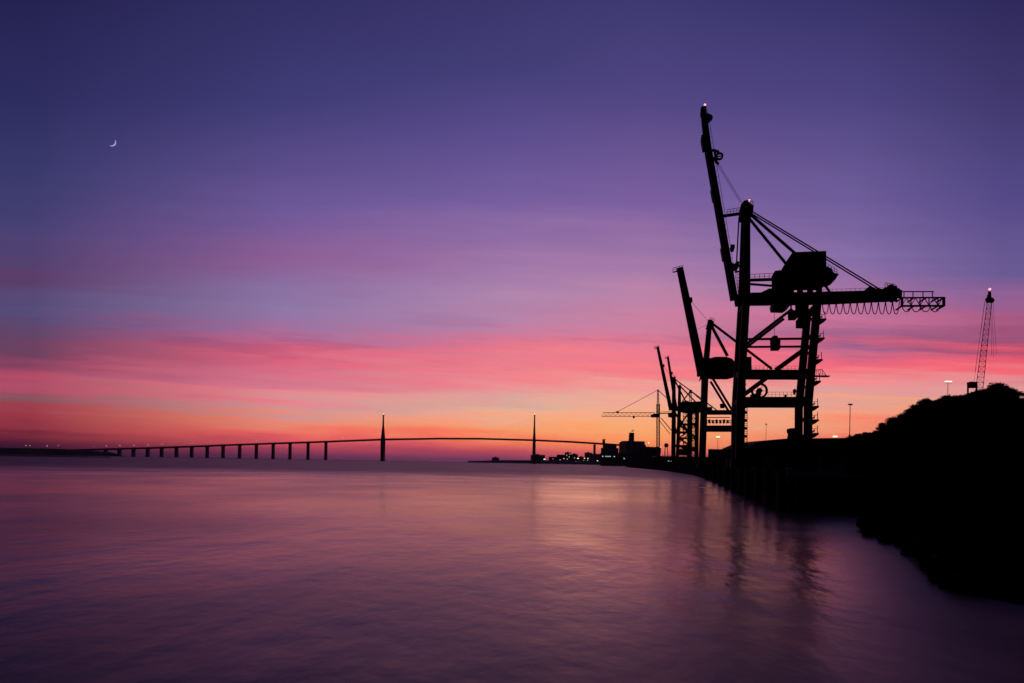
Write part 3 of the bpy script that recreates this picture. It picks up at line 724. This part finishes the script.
# ---- the cranes behind
def rear_crane(px, D, W, label, S):
    c_ = Rig(px, D, W, label, group='dockside cranes'); o = c_.o; mid = W/2
    fl, rl_ = S['front'], S['rear']
    c_.ref = 0
    for yo in (0, W):
        for L in (fl, rl_):
            m_ = MB(); c_.bar(m_, L[0], L[1], yo, S['lw'], 1.4); m_.build('leg', STEEL, o)
        c_.ref = None; tp_ = c_.P(*S['apex'], mid); tp_.y = mid+(yo-mid)*.3; c_.ref = 0
        m_ = MB(); m_.beam(c_.P(*fl[1], yo), tp_, S['lw']*c_.k, 1.1, S['lw']*c_.k*.8); m_.build('mast', STEEL, o)
        for (y, wpx) in S['beams']:
            xa = fl[0][0]+(fl[1][0]-fl[0][0])*(y-fl[0][1])/(fl[1][1]-fl[0][1]); xb = rl_[0][0]+(rl_[1][0]-rl_[0][0])*(y-rl_[0][1])/(rl_[1][1]-rl_[0][1])
            m_ = MB(); c_.bar(m_, (xa,y),(xb,y),yo,wpx,1.1); m_.build('portal_beam', STEEL, o)
        for a, b_, wpx in S['braces']:
            m_ = MB(); c_.bar(m_, a, b_, yo, wpx, .5); m_.build('brace', STEEL, o)
    m_ = MB()
    for (x, y) in (fl[1], rl_[1]):
        a = c_.P(x, y, 0); m_.beam(a, (a.x, W, a.z), 1.1, 1.1)
    m_.build('cross_tie', STEEL, o)
    for L in (fl, rl_):
        for yo in (0, W):
            a = c_.P(*L[0], yo); m_ = MB(); m_.box((a.x-1.8, yo-.7, .1), (a.x+1.8, yo+.7, 1.6)); m_.build('bogie', STEEL2, o)
    c_.ref = mid
    if 'girder' in S:
        (x0, y0), (x1, y1), h = S['girder']
        for yo in (mid-1.5, mid+1.5):
            m_ = MB(); c_.bar(m_, (x0,y0),(x1,y1),yo,h,.8); m_.build('girder', STEEL, o)
        m_ = MB(); m_.rail(c_.P(x0+4, y0-h/2, mid-2.2), c_.P(x1, y1-h/2, mid-2.2), 1.1, 16, .05); m_.build('handrail', STEEL, o)
    if 'boom' in S:
        b0, b1, w0, w1 = S['boom']
        for yo in (mid-1.4, mid+1.4):
            m_ = MB(); c_.bar(m_, b0, b1, yo, w0, .8, w1); bm_ = m_.build('boom', STEEL, o)
        m_ = MB()
        for i in range(7):
            u = (i+.5)/7; a = c_.P(b0[0]+(b1[0]-b0[0])*u, b0[1]+(b1[1]-b0[1])*u, mid-1.4); m_.beam(a, (a.x, mid+1.4, a.z), .7, .5)
        x, y = b1; m_.rail(c_.P(x-7*S['s'], y+4.6*S['s'], mid-1.4), c_.P(x+3*S['s'], y+2*S['s'], mid-1.4), 1.6, 3, .1); c_.bar(m_, (x-7*S['s'],y+4.8*S['s']),(x+3*S['s'],y+2.4*S['s']),mid-1.4,.9*S['s'],.6); m_.build('tip_platform', STEEL, bm_); m_ = MB()
        u = .30; x, y = b1[0]+(b0[0]-b1[0])*u, b1[1]+(b0[1]-b1[1])*u
        c_.poly(m_, [(x-1*S['s'],y-2*S['s']),(x+5.5*S['s'],y-3*S['s']),(x+6*S['s'],y+1*S['s']),(x+3*S['s'],y+3*S['s'])], mid-1, mid+1)
        m_.build('sheave_block', STEEL, bm_)
        m_ = MB(); c_.bar(m_, (x+4*S['s'],y),(S['apex'][0]-1,S['apex'][1]+1),mid,.3,.06); c_.bar(m_, (x+8*S['s'],y+30*S['s']),(S['apex'][0]-1,S['apex'][1]+3),mid,.25,.05); m_.build('hoist_rope', ROPE, o)
    c_.ref = None
    if 'house' in S:
        m_ = MB(); c_.poly(m_, S['house'], mid-2.8, mid+2.8); m_.build('machinery_house', HOUSE, o)
    c_.ref = None
    x, y = S['apex']; m_ = MB(); s_ = S['s']; c_.poly(m_, [(x-4*s_,y+7*s_),(x-2*s_,y+1*s_),(x+1*s_,y-1*s_),(x+4*s_,y+1*s_),(x+4*s_,y+6*s_),(x+1*s_,y+9*s_)], mid-1.6, mid+1.6); m_.rail(c_.P(x,y-1*s_,mid-1.5), c_.P(x+4.5*s_,y+.5*s_,mid-1.5), 1.1, 2, .07); m_.build('mast_head', STEEL, o)
    for a, b_, wpx in S['stays']:
        m_ = MB(); c_.bar(m_, a, b_, mid, wpx, .4); m_.build('backstay', STEEL, o)
    return c_
B = rear_crane(703.2, 262, 11.0, 'second nearest dockside crane, boom raised, rounded house behind the largest crane\'s leg', dict(
    s=1.0, lw=5.2, front=((702.6,469),(705.8,372)), rear=((741,469),(743,374)), apex=(709.8,321),
    beams=((428,5.0),(411.4,2.6)), braces=(((712.5,378),(732,410),2.2),),
    girder=((697,373.6),(800,374.2),4.4), boom=((702.2,375.5),(679.8,268.5),8.8,6.2),
    house=[(704.5,377),(704.5,362.5),(708,359.2),(715,357.4),(726,357.4),(731.5,359.2),(734,362),(734,376.5),(728,378.2),(712,378.2)],
    stays=(((711.0,325),(727.5,356),3.0),((713,324),(772,369),2.4))))
m_ = MB(); m_.rail(B.P(707,424.6,0), B.P(740,424.6,0), 1.6, 10, .1); B.bar(m_, (707,417.5),(730,417.5),0,.8,.3)
for i in range(6): B.poly(m_, [(708+i*3.7,420),(710+i*3.7,419+(i % 2)),(710.6+i*3.7,423),(708.4+i*3.7,423.4)], -.5, .5)
B.poly(m_, [(720,404),(724,403.5),(724.5,408),(720.5,408)], 0, 2); m_.build('walkway', STEEL, B.o)
m_ = MB(); B.poly(m_, [(741.5,357.5),(751,357.5),(751,371.5),(741.5,371.5)], 2.5, 8.5); B.bar(m_, (741,365),(733,366),5.5,5,2); m_.build('electric_house', HOUSE, B.o)
m_ = MB(); B.poly(m_, [(700,371),(708,371),(706.6,379),(700.6,378)], 2, 9); B.bar(m_, (700.5,378),(699.5,381),4,1.2,.6); m_.build('boom_hinge', STEEL, B.o)
Cc = rear_crane(673.6, 440, 13.0, 'slim far dockside crane whose steep boom is furthest left of all', dict(
    s=.5, lw=4.0, front=((673.3,466),(674.0,410)), rear=((689.6,466),(690.4,408)), apex=(673.8,377.5),
    beams=((446,2.2),(432,1.4)), braces=(((675,432),(689,412),1.1),((689,432),(675,412),1.1),((675,446),(689,434),1.0)),
    girder=((669.5,408.6),(707,407.2),3.4), boom=((671.0,410),(657.6,347),4.0,2.6),
    house=[(680,411.5),(681,402.5),(686,400.6),(690,402),(701,401.4),(703,405),(702,412),(690,414)],
    stays=(((674,378.5),(722,414),1.0),((674.5,380),(687,404),1.4))))
Dd = rear_crane(679.6, 520, 13.0, 'furthest dockside crane, thin boom showing between the two bigger raised booms', dict(
    s=.42, lw=3.2, front=((677.2,467),(679.4,412)), rear=((696.6,467),(697.6,410)), apex=(679.6,385.5),
    beams=((450,1.8),(438,1.2),(424,1.2)), braces=(((679,424),(697,438),1.0),((697,424),(679,438),1.0),((679,438),(697,450),.9),((697,438),(679,450),.9)),
    girder=((673.5,409.6),(712,408.6),3.0), boom=((676.5,411),(667.8,357),3.0,2.0),
    house=[(684,410),(684,404),(694,403.4),(696,410)],
    stays=(((680,386),(698,404.5),1.3),((690.6,391),(682,402),1.2))))
m_ = MB(); m_.truss(Dd.P(690.4,410,6.5), Dd.P(690.5,391,6.5), 2.2, 1.2, 6, .16); Dd.poly(m_, [(689,393),(689.4,390),(691.8,389.6),(692.2,393)], 5.6, 7.4); Dd.bar(m_, (690.8,391),(706,404.5),6.5,.8,.3); m_.build('rear_mast', STEEL, Dd.o)
m_ = MB(); m_.truss(Dd.P(685.4,466,6.5), Dd.P(685.4,412,6.5), 3.2, 3.2, 12, .2); m_.build('stair_tower', STEEL, Dd.o)

m_ = MB(); m_.truss(Cc.P(693.4,466,9), Cc.P(693.6,410,9), 2.6, 2.6, 13, .26); m_.build('stair_tower', STEEL, Cc.o)
m_ = MB(); Cc.poly(m_, [(676,452),(682,451),(683,446),(687,445.4),(688,452),(690,455),(676,455)], 3, 9); m_.build('electric_house', HOUSE, Cc.o)
m_ = MB(); m_.rail(Cc.P(674,431,0), Cc.P(690,431,0), 2.2, 8, .12); m_.rail(Cc.P(676,405,4), Cc.P(704,404,4), 1.6, 12, .1); m_.build('walkway', STEEL, Cc.o)
# ---- tower crane
TC = Rig(658.4, 640, 0, 'thin lattice tower crane with a long level jib pointing left over the ships', 'tower_crane', 'tower crane')
m_ = MB(); m_.truss(TC.P(658.2,467), TC.P(658.2,404), 2.6, 2.6, 22, .42, .2); m_.build('mast', STEEL2, TC.o)
m_ = MB(); m_.truss(TC.P(658.2,412), TC.P(658,389.5), 2.2, .8, 6, .3, .16); m_.build('mast_head', STEEL2, TC.o)
m_ = MB()
pts_b = [TC.P(601.5+i*4.6, 416.3+.0*i, -.9) for i in range(13)]; pts_b2 = [TC.P(601.5+i*4.6, 416.3, .9) for i in range(13)]
pts_t = [TC.P(603.8+i*4.6, 412.6, 0) for i in range(12)]
m_.tube([pts_b[0], pts_b[-1]], .3, 5); m_.tube([pts_b2[0], pts_b2[-1]], .3, 5); m_.tube([pts_t[0], pts_t[-1]], .28, 5)
for i in range(12):
    for bb in (pts_b, pts_b2): m_.tube([bb[i], pts_t[i]], .17, 4); m_.tube([pts_t[i], bb[i+1]], .17, 4)
m_.build('jib', STEEL2, TC.o)
m_ = MB(); TC.poly(m_, [(650.5,415),(654,413.6),(659.5,413.6),(659.5,417.4),(651,417.4)], -1.2, 1.2); m_.build('cab', HOUSE, TC.o)
m_ = MB(); TC.poly(m_, [(632.6,416.6),(635,416.6),(634.4,418.4),(633,418.4)], -1, 1); m_.build('trolley', STEEL2, TC.o)
m_ = MB(); TC.poly(m_, [(615.5,412),(617,411),(619,411.4),(618.5,413.4)], -.6, .6); m_.tube([TC.P(617,412), TC.P(658,390)], .2, 4); m_.tube([TC.P(658,390), TC.P(671,402)], .35, 4); m_.build('pendant_rope', ROPE, TC.o)
m_ = MB(); TC.bar(m_, (658,413.6),(674,413),-.8,.9,.4); TC.bar(m_, (658,413.6),(674,413),.8,.9,.4); m_.rail(TC.P(659,413), TC.P(674,412.4), 1.2, 5, .12); TC.poly(m_, [(668,413),(674,413),(674,418),(668,417)], -1.2, 1.2); m_.build('counter_jib', STEEL2, TC.o)
m_ = MB(); TC.bar(m_, (661,418),(672.5,431.5),0,.8,.5); TC.bar(m_, (659,420),(670,434),0,.6,.4); m_.build('brace', STEEL2, TC.o)

# ---- lattice boom crane behind the hill
HC = Rig(978.0, 150, 0, 'tall leaning lattice boom with a lit tip rising from behind the hill', 'lattice_boom_crane', 'crane', az=R(34))
m_ = MB(); m_.truss(HC.P(973.5,440), HC.P(989.4,303), 1.6, .8, 26, .065, .03); jb = m_.build('jib', STEEL2, HC.o)
m_ = MB(); HC.poly(m_, [(985,299.4),(987,298),(993,298),(994.6,300.2),(993,302),(986.4,302.2)], -.7, .7); HC.poly(m_, [(988,291.6),(991,291.6),(991.6,298.4),(987.6,298.4)], -.4, .4); c_ = HC.P(986.5,294,0); HC.bar(m_, (986.4,299),(987.6,295),0,.7,.3); m_.build('jib_head', STEEL2, HC.o)
m_ = MB(); m_.ball(HC.P(989.8,289.2), .26); m_.build('beacon', L_RED, HC.o)
m_ = MB()
for a, b_ in (((985.2,301),(975,372)),((984.6,301),(973,390)),((991.6,302),(993.8,357)),((993.2,302),(996.4,354)),((990.8,302),(991.6,356))): HC.bar(m_, a, b_, 0, .22, .04)
m_.build('hoist_rope', ROPE, HC.o)
m_ = MB(); a = HC.P(973.5,440); m_.box((a.x-3,-2,1.2),(a.x+3.2,2.2,4.2)); m_.build('machinery_house', HOUSE, HC.o)
m_ = MB()
for s_ in (-1, 1): m_.box((a.x-3.4, s_*2-.45, 0), (a.x+3.4, s_*2+.45, 1.15))
m_.build('crawler_track', RUBBER, HC.o)
# portal carrier seen over the hill
SC = Rig(972, 140, 2.0, 'small dark portal frame on thin legs on the hilltop beside the leaning lattice boom', 'gantry_frame', 'gantry', az=R(34))
zt = SC.P(972,386.6).z
m_ = MB(); SC.poly(m_, [(966.8,382.8),(971,381.8),(977.4,382.2),(977.8,386),(976.4,387.4),(967,387.6)], 0, 2.0); m_.build('top_frame', HOUSE, SC.o)
for x in (967.9, 976.4):
    for yo in (.3, 1.7):
        m_ = MB(); SC.bar(m_, (x,387),(x,472),yo,1.6,.35); m_.build('leg', STEEL, SC.o)

# ------------------------------------------------------------------ lamp masts on the quay
def mast(px, yt, D, label, lit=None, hw=1.6, r=.13, hh=.5, group='floodlight masts'):
    p = at(px, yt, D); h = p.z-G; o = empty('floodlight_mast', (p.x, D, G), 0, label, 'lamp mast', group)
    s = MB(); s.tube([(0,0,0),(0,0,h)], r*1.5, 8, r); s.build('pole', STEEL2, o)
    s = MB(); s.beam((-hw,0,h),(hw,0,h),.16,.16); s.box((-hw*.3,-.3,h*.52),(hw*.3,.3,h*.52+.5)); s.build('crossarm', STEEL2, o)
    for i in (-1, 0, 1):
        s = MB(); s.box((i*hw*.62-hw*.26,-.35,h+.1),(i*hw*.62+hw*.26,.2,h+.1+hh)); s.build('lamp_head', (lit if lit and (i != -1 or hw < 1.3) else HOUSE), o)
    return o
mast(850.2, 405.0, 250, 'tall unlit floodlight mast standing between the shed roof and the hill', None, .8, .12, .35)
mast(948.0, 382.6, 132, 'lit floodlight mast on the hill, warm lamps glowing', L_WHITE, .6, .05, .17)
mast(835.0, 437.4, 300, 'lit floodlight just above the long shed roof, right of the largest crane', L_WARM, 1.0, .12, .6)
mast(766.2, 424.6, 330, 'unlit thin mast seen through the largest crane\'s portal', None, .4, .08, .3)
mast(718.0, 437.6, 420, 'lit floodlight seen through the second nearest crane\'s portal', L_WARM, 1.2, .12, .7)
mast(648.2, 443.4, 760, 'lit floodlight low beside the large ship\'s superstructure', L_WARM, 1.3, .15, .9)
for px, y, mt, lb in ((660.6,447.2,L_COOL,'small cool lamp left of the round water tower'),(675.4,447.6,L_COOL,'small cool lamp right of the round water tower'),(668.6,461.0,L_COOL,'left lamp of the low white pair on the quay edge'),(671.4,461.2,L_COOL,'right lamp of the low white pair on the quay edge')):
    D = 520 if y < 455 else 440
    shore_lamp(px, y, D, G, mt, .55 if y < 455 else .34, lb, group='lamps on the quay')
wt = empty('water_tower', (xat(666, 560), 560, G), 0, 'small round water tower on thin legs beyond the far cranes', 'water tower')
p = at(666, 445.3, 560); s = MB(); s.ball((0,0,p.z-G), 1.9, 12, .95); s.build('tank', HOUSE, wt)
for sx_ in (-1, 1):
    for sy_ in (-1, 1):
        s = MB(); s.tube([(sx_*1.6,sy_*1.6,0),(sx_*.9,sy_*.9,p.z-G-1)], .16, 5); s.build('leg', STEEL2, wt)

# ------------------------------------------------------------------ sheds, containers, fence on the quay
sh = empty('warehouse', (xat(808, 225), 225, G), 0, 'long low dark warehouse with a sloping roof behind the largest crane', 'warehouse')
x0, x1 = xat(746.5, 225)-sh.location.x, xat(880, 225)-sh.location.x
zr = at(820, 437.6, 225).z-G; ze = at(747, 447.5, 225).z-G
s = MB(); s.box((x0,0,0),(x1,26,ze)); s.build('wall', HOUSE, sh)
s = MB(); xs = [xat(v, 225)-sh.location.x for v in (747,757,765,785)]
s.prism([(x0-.3,ze+.003),(xs[1],at(757,442.6,225).z-G),(xs[2],at(765,440.4,225).z-G),(xs[3],at(785,438.6,225).z-G),(x1+.3,zr+.4),(x1+.3,ze+.003)], -.4, 26.4); s.build('roof', ROOFM, sh)
for i in range(5):
    s = MB(); xx = x0+5+i*8; s.box((xx,-.12,0),(xx+4,-.004,4.2)); s.build('door', STEEL2, sh)
def container(x, y, z, rz, mt, label):
    o = empty('shipping_container', (x, y, z), rz, label, 'container', 'shipping containers stacked on the quay')
    s = MB()
    n_ = 22; Lc = 12.19
    for i in range(n_):                     # corrugated sides
        xa = -Lc/2+.15+(Lc-.3)*i/n_; s.box((xa,-1.19,.16),(xa+(Lc-.3)/n_*.55,1.19,2.45))
    s.box((-Lc/2+.1,-1.14,.12),(Lc/2-.1,1.14,2.5)); s.build('shell', mt, o)
    s = MB()
    for a in (-1, 1):
        for b_ in (-1, 1): s.box((a*(Lc/2-.08)-.08,b_*1.14-.08,0),(a*(Lc/2-.08)+.08,b_*1.14+.08,2.59))
        s.box((-Lc/2+.16,a*1.14-.075,2.45),(Lc/2-.16,a*1.14+.075,2.585)); s.box((-Lc/2+.16,a*1.14-.075,.003),(Lc/2-.16,a*1.14+.075,.155))
    s.build('frame', mt, o)
    s = MB(); s.box((Lc/2-.06,-1.0,.2),(Lc/2+.02,-.03,2.4)); s.box((Lc/2-.06,.03,.2),(Lc/2+.02,1.0,2.4)); s.build('door', mt, o)
    return o
cfirst = {}
def put(x, y, lev, mi, rz, label):
    if mi not in cfirst: cfirst[mi] = o = container(x, y, G+lev*2.6, rz, BOXM[mi], label)
    else:
        o = copy_tree(cfirst[mi]); o.location = (x, y, G+lev*2.6); o.rotation_euler = (0, 0, rz); o['label'] = label
    return o
cdark = 'dark shipping container in the low stack at the feet of the largest crane'
for cidx, (px, D, n_) in enumerate(((716, 288, 3), (745, 288, 3), (774, 290, 2), (704, 380, 2))):
    for lev in range(n_): put(xat(px, D)+3, D, lev, (cidx+lev) % 3, -AZ, cdark)
fn = empty('fence', (xat(662, 470), 470, G), 0, 'thin dark railing fence along the far quay under the dockside cranes', 'fence')
fx = xat(716, 470)-fn.location.x
s = MB(); s.rail((0,0,0),(fx,0,0), at(690,455.5,470).z-G, 14, .12); s.build('railing', STEEL2, fn)
lw_ = empty('dock_shed', (xat(655, 600), 600, G), 0, 'very low dark dock shed under the far cranes', 'shed')
s = MB(); fx2 = xat(712, 600)-lw_.location.x; s.box((0,0,0),(fx2,14,at(690,458.0,600).z-G)); s.build('wall', HOUSE, lw_)
s = MB(); zz = at(690,458.0,600).z-G; s.prism([(-.5,zz+.003),(1.5,zz+1.3),(fx2-1.5,zz+1.3),(fx2+.5,zz+.003)], -.5, 14.5); s.build('roof', ROOFM, lw_)
# fenders on the quay wall
f0 = None
def edge_at(D):
    return interp([(y, x) for x, y in quay_line], D)
for D in (55, 62, 69, 77, 86, 97, 110, 126, 146, 170):
    if f0 is None:
        f0 = o = empty('fender', (0,0,0), 0, 'dark upright timber and rubber fender on the quay wall', 'fender', 'fenders along the quay wall')
        s = MB(); s.tube([(-.75,0,-1.5),(-.75,0,3.3)], .32, 10); s.tube([(-.75,.9,-1.5),(-.75,.9,3.1)], .32, 10); s.build('pile', BARK, o)
        s = MB(); s.box((-.45,-.2,1.0),(0,1.1,2.3)); s.build('rubber_block', RUBBER, o)
    else: o = copy_tree(f0)
    o.location = (edge_at(D), D, 0); o.rotation_euler = (0, 0, -R(13))
# bollards
f0 = None
for D in (60, 84, 112, 140):
    if f0 is None:
        f0 = o = empty('bollard', (0,0,0), 0, 'squat iron mooring bollard on the quay edge', 'bollard', 'mooring bollards on the quay')
        s = MB(); s.tube([(0,0,0),(0,0,.45)], .2, 12, .17); s.build('post', STEEL2, o)
        s = MB(); s.ball((0,0,.5), .32, 12, .5); s.build('cap', STEEL2, o)
    else: o = copy_tree(f0)
    o.location = (edge_at(D)+.7, D, G)

# ------------------------------------------------------------------ shrubs on the hill, boulders at its foot
def shrub_mesh(seed, n_leaf=1500):
    rnd = random.Random(seed); s = MB(); lumps = [(rnd.uniform(-.6,.6), rnd.uniform(-.6,.6), rnd.uniform(.45,1.0), rnd.uniform(.3,.5)) for _ in range(9)]
    for i in range(n_leaf):
        cx_, cy_, cz_, r_ = rnd.choice(lumps)
        v = Vector((rnd.gauss(0,1), rnd.gauss(0,1), rnd.gauss(0,1))).normalized()*r_*rnd.uniform(.4,1.34)
        p = Vector((cx_, cy_, cz_)) + v; p.z = max(.05, p.z)
        a = Vector((rnd.gauss(0,1), rnd.gauss(0,1), rnd.gauss(0,1))).normalized(); b_ = a.orthogonal().normalized(); L_ = rnd.uniform(.07,.15)
        s.add([p-a*L_, p+b_*L_*.45, p+a*L_, p-b_*L_*.45], [(0,1,2,3)])
    for k_ in range(6):                     # twigs poking out
        a = rnd.uniform(0, 6.28); s.tube([(0,0,.3),(math.cos(a)*.7,math.sin(a)*.7,rnd.uniform(1.0,1.55))], .02, 4, .006)
    return s
SH = 'dark leafy shrub on the crest of the black hill'
shr = []
for k_ in range(4):
    o = empty('shrub', (0,0,0), 0, SH, 'shrub', 'shrubs on the hill')
    shrub_mesh(50+k_).build('foliage', LEAF, o)
    s = MB()
    for i in range(4):
        a = i*1.6+k_; s.tube([(0,0,-.3),(.1*math.cos(a),.1*math.sin(a),.3),(.45*math.cos(a),.45*math.sin(a),.8)], .05, 5, .02)
    s.build('stem', BARK, o); shr.append(o)
used = 0
def put_shrub(px, D, yt, wide):
    """crown reaches picture height yt at distance D"""
    global used
    o = shr[used] if used < 4 else copy_tree(shr[random.randrange(4)])
    used += 1
    zc = H + (HY+(px-CX)*math.tan(ROLL)-interp(crest, px))*cr/F*DC - .35
    h = max(.5, at(px, yt, D).z - zc)
    o.location = (xat(px, D)+0, D, zc); o.scale = (wide, wide, h/1.32); o.rotation_euler = (0, 0, random.uniform(0, 6.28))
px = 853
outline = [(853,437),(860,434.5),(865.6,431.6),(873.6,433.6),(876,429),(884,424.6),(895,417.6),(903,413.8),(907,410.5),(913,406.8),(924,400.6),(933.7,400.2),(945,396),(953,397.2),(967,394.6),(978.6,390.8),(988,389.5),(992,385.8),(997,385),(1001,385.6),(1009,388.6),(1016,393.6),(1018,397.6),(1026,400)]
while px < 1032:
    put_shrub(px, DC+random.uniform(-.8,1.2), interp(outline, px)+random.uniform(-1.6,.9), random.uniform(.6,1.15)); px += random.uniform(3.2, 5.6)
bfirst = []
def boulder(seed):
    bm = bmesh.new(); bmesh.ops.create_icosphere(bm, subdivisions=3, radius=1)
    for v in bm.verts:
        d_ = v.co.normalized(); q_ = 1 + .5*mn.noise(d_*1.6+Vector((seed*3.1,0,0))) + .2*mn.cell(d_*2.2+Vector((0,seed*2.0,0)))
        v.co = Vector((d_.x*q_*1.15, d_.y*q_*.9, d_.z*q_*.72))
    me = bpy.data.meshes.new('boulder'); bm.to_mesh(me); bm.free(); me.materials.append(ROCK)
    o = bpy.data.objects.new('boulder', me); COL.objects.link(o)
    return tag(o, 'dark rough boulder at the water\'s edge below the hill', 'boulder', 'boulders along the shore')
bfirst = [boulder(i) for i in range(3)]; nb_ = 0
for (pa, da), (pb, db) in zip(water, water[1:]):
    if pa > 1060: break
    xa, xb = xat(pa, da), xat(pb, db); L_ = math.hypot(xb-xa, db-da); k_ = max(1, int(L_/1.0))
    for i in range(k_):
        u = (i+random.random()*.6)/k_; o = bfirst[nb_] if nb_ < 3 else bfirst[random.randrange(3)].copy()
        if nb_ >= 3: COL.objects.link(o)
        nb_ += 1
        sz = random.choice((.18,.25,.35,.5,.7))*random.uniform(.8,1.2)*min(1, (da+db)/2/30+.3)
        o.location = (xa+(xb-xa)*u+random.uniform(-.1,.5), da+(db-da)*u+random.uniform(-.2,.6), random.uniform(-.05,.35)); o.scale = (sz,)*3; o.rotation_euler = (random.uniform(-.4,.4), random.uniform(-.4,.4), random.uniform(0,6.28))

# ------------------------------------------------------------------ evening haze over the bay
mh_ = bpy.data.materials.new('evening_haze'); mh_.use_nodes = True
th = mh_.node_tree; th.nodes.remove(th.nodes['Principled BSDF'])
pv = N(th, 'ShaderNodeVolumePrincipled'); pv.inputs['Color'].default_value = (.9, .86, .9, 1); pv.inputs['Density'].default_value = HAZE
th.links.new(pv.outputs[0], th.nodes['Material Output'].inputs['Volume'])
hz_ = MB(); hz_.box((-12050,-450,-4),(12050,14050,240))
tag(hz_.build('haze', mh_), kind='stuff')
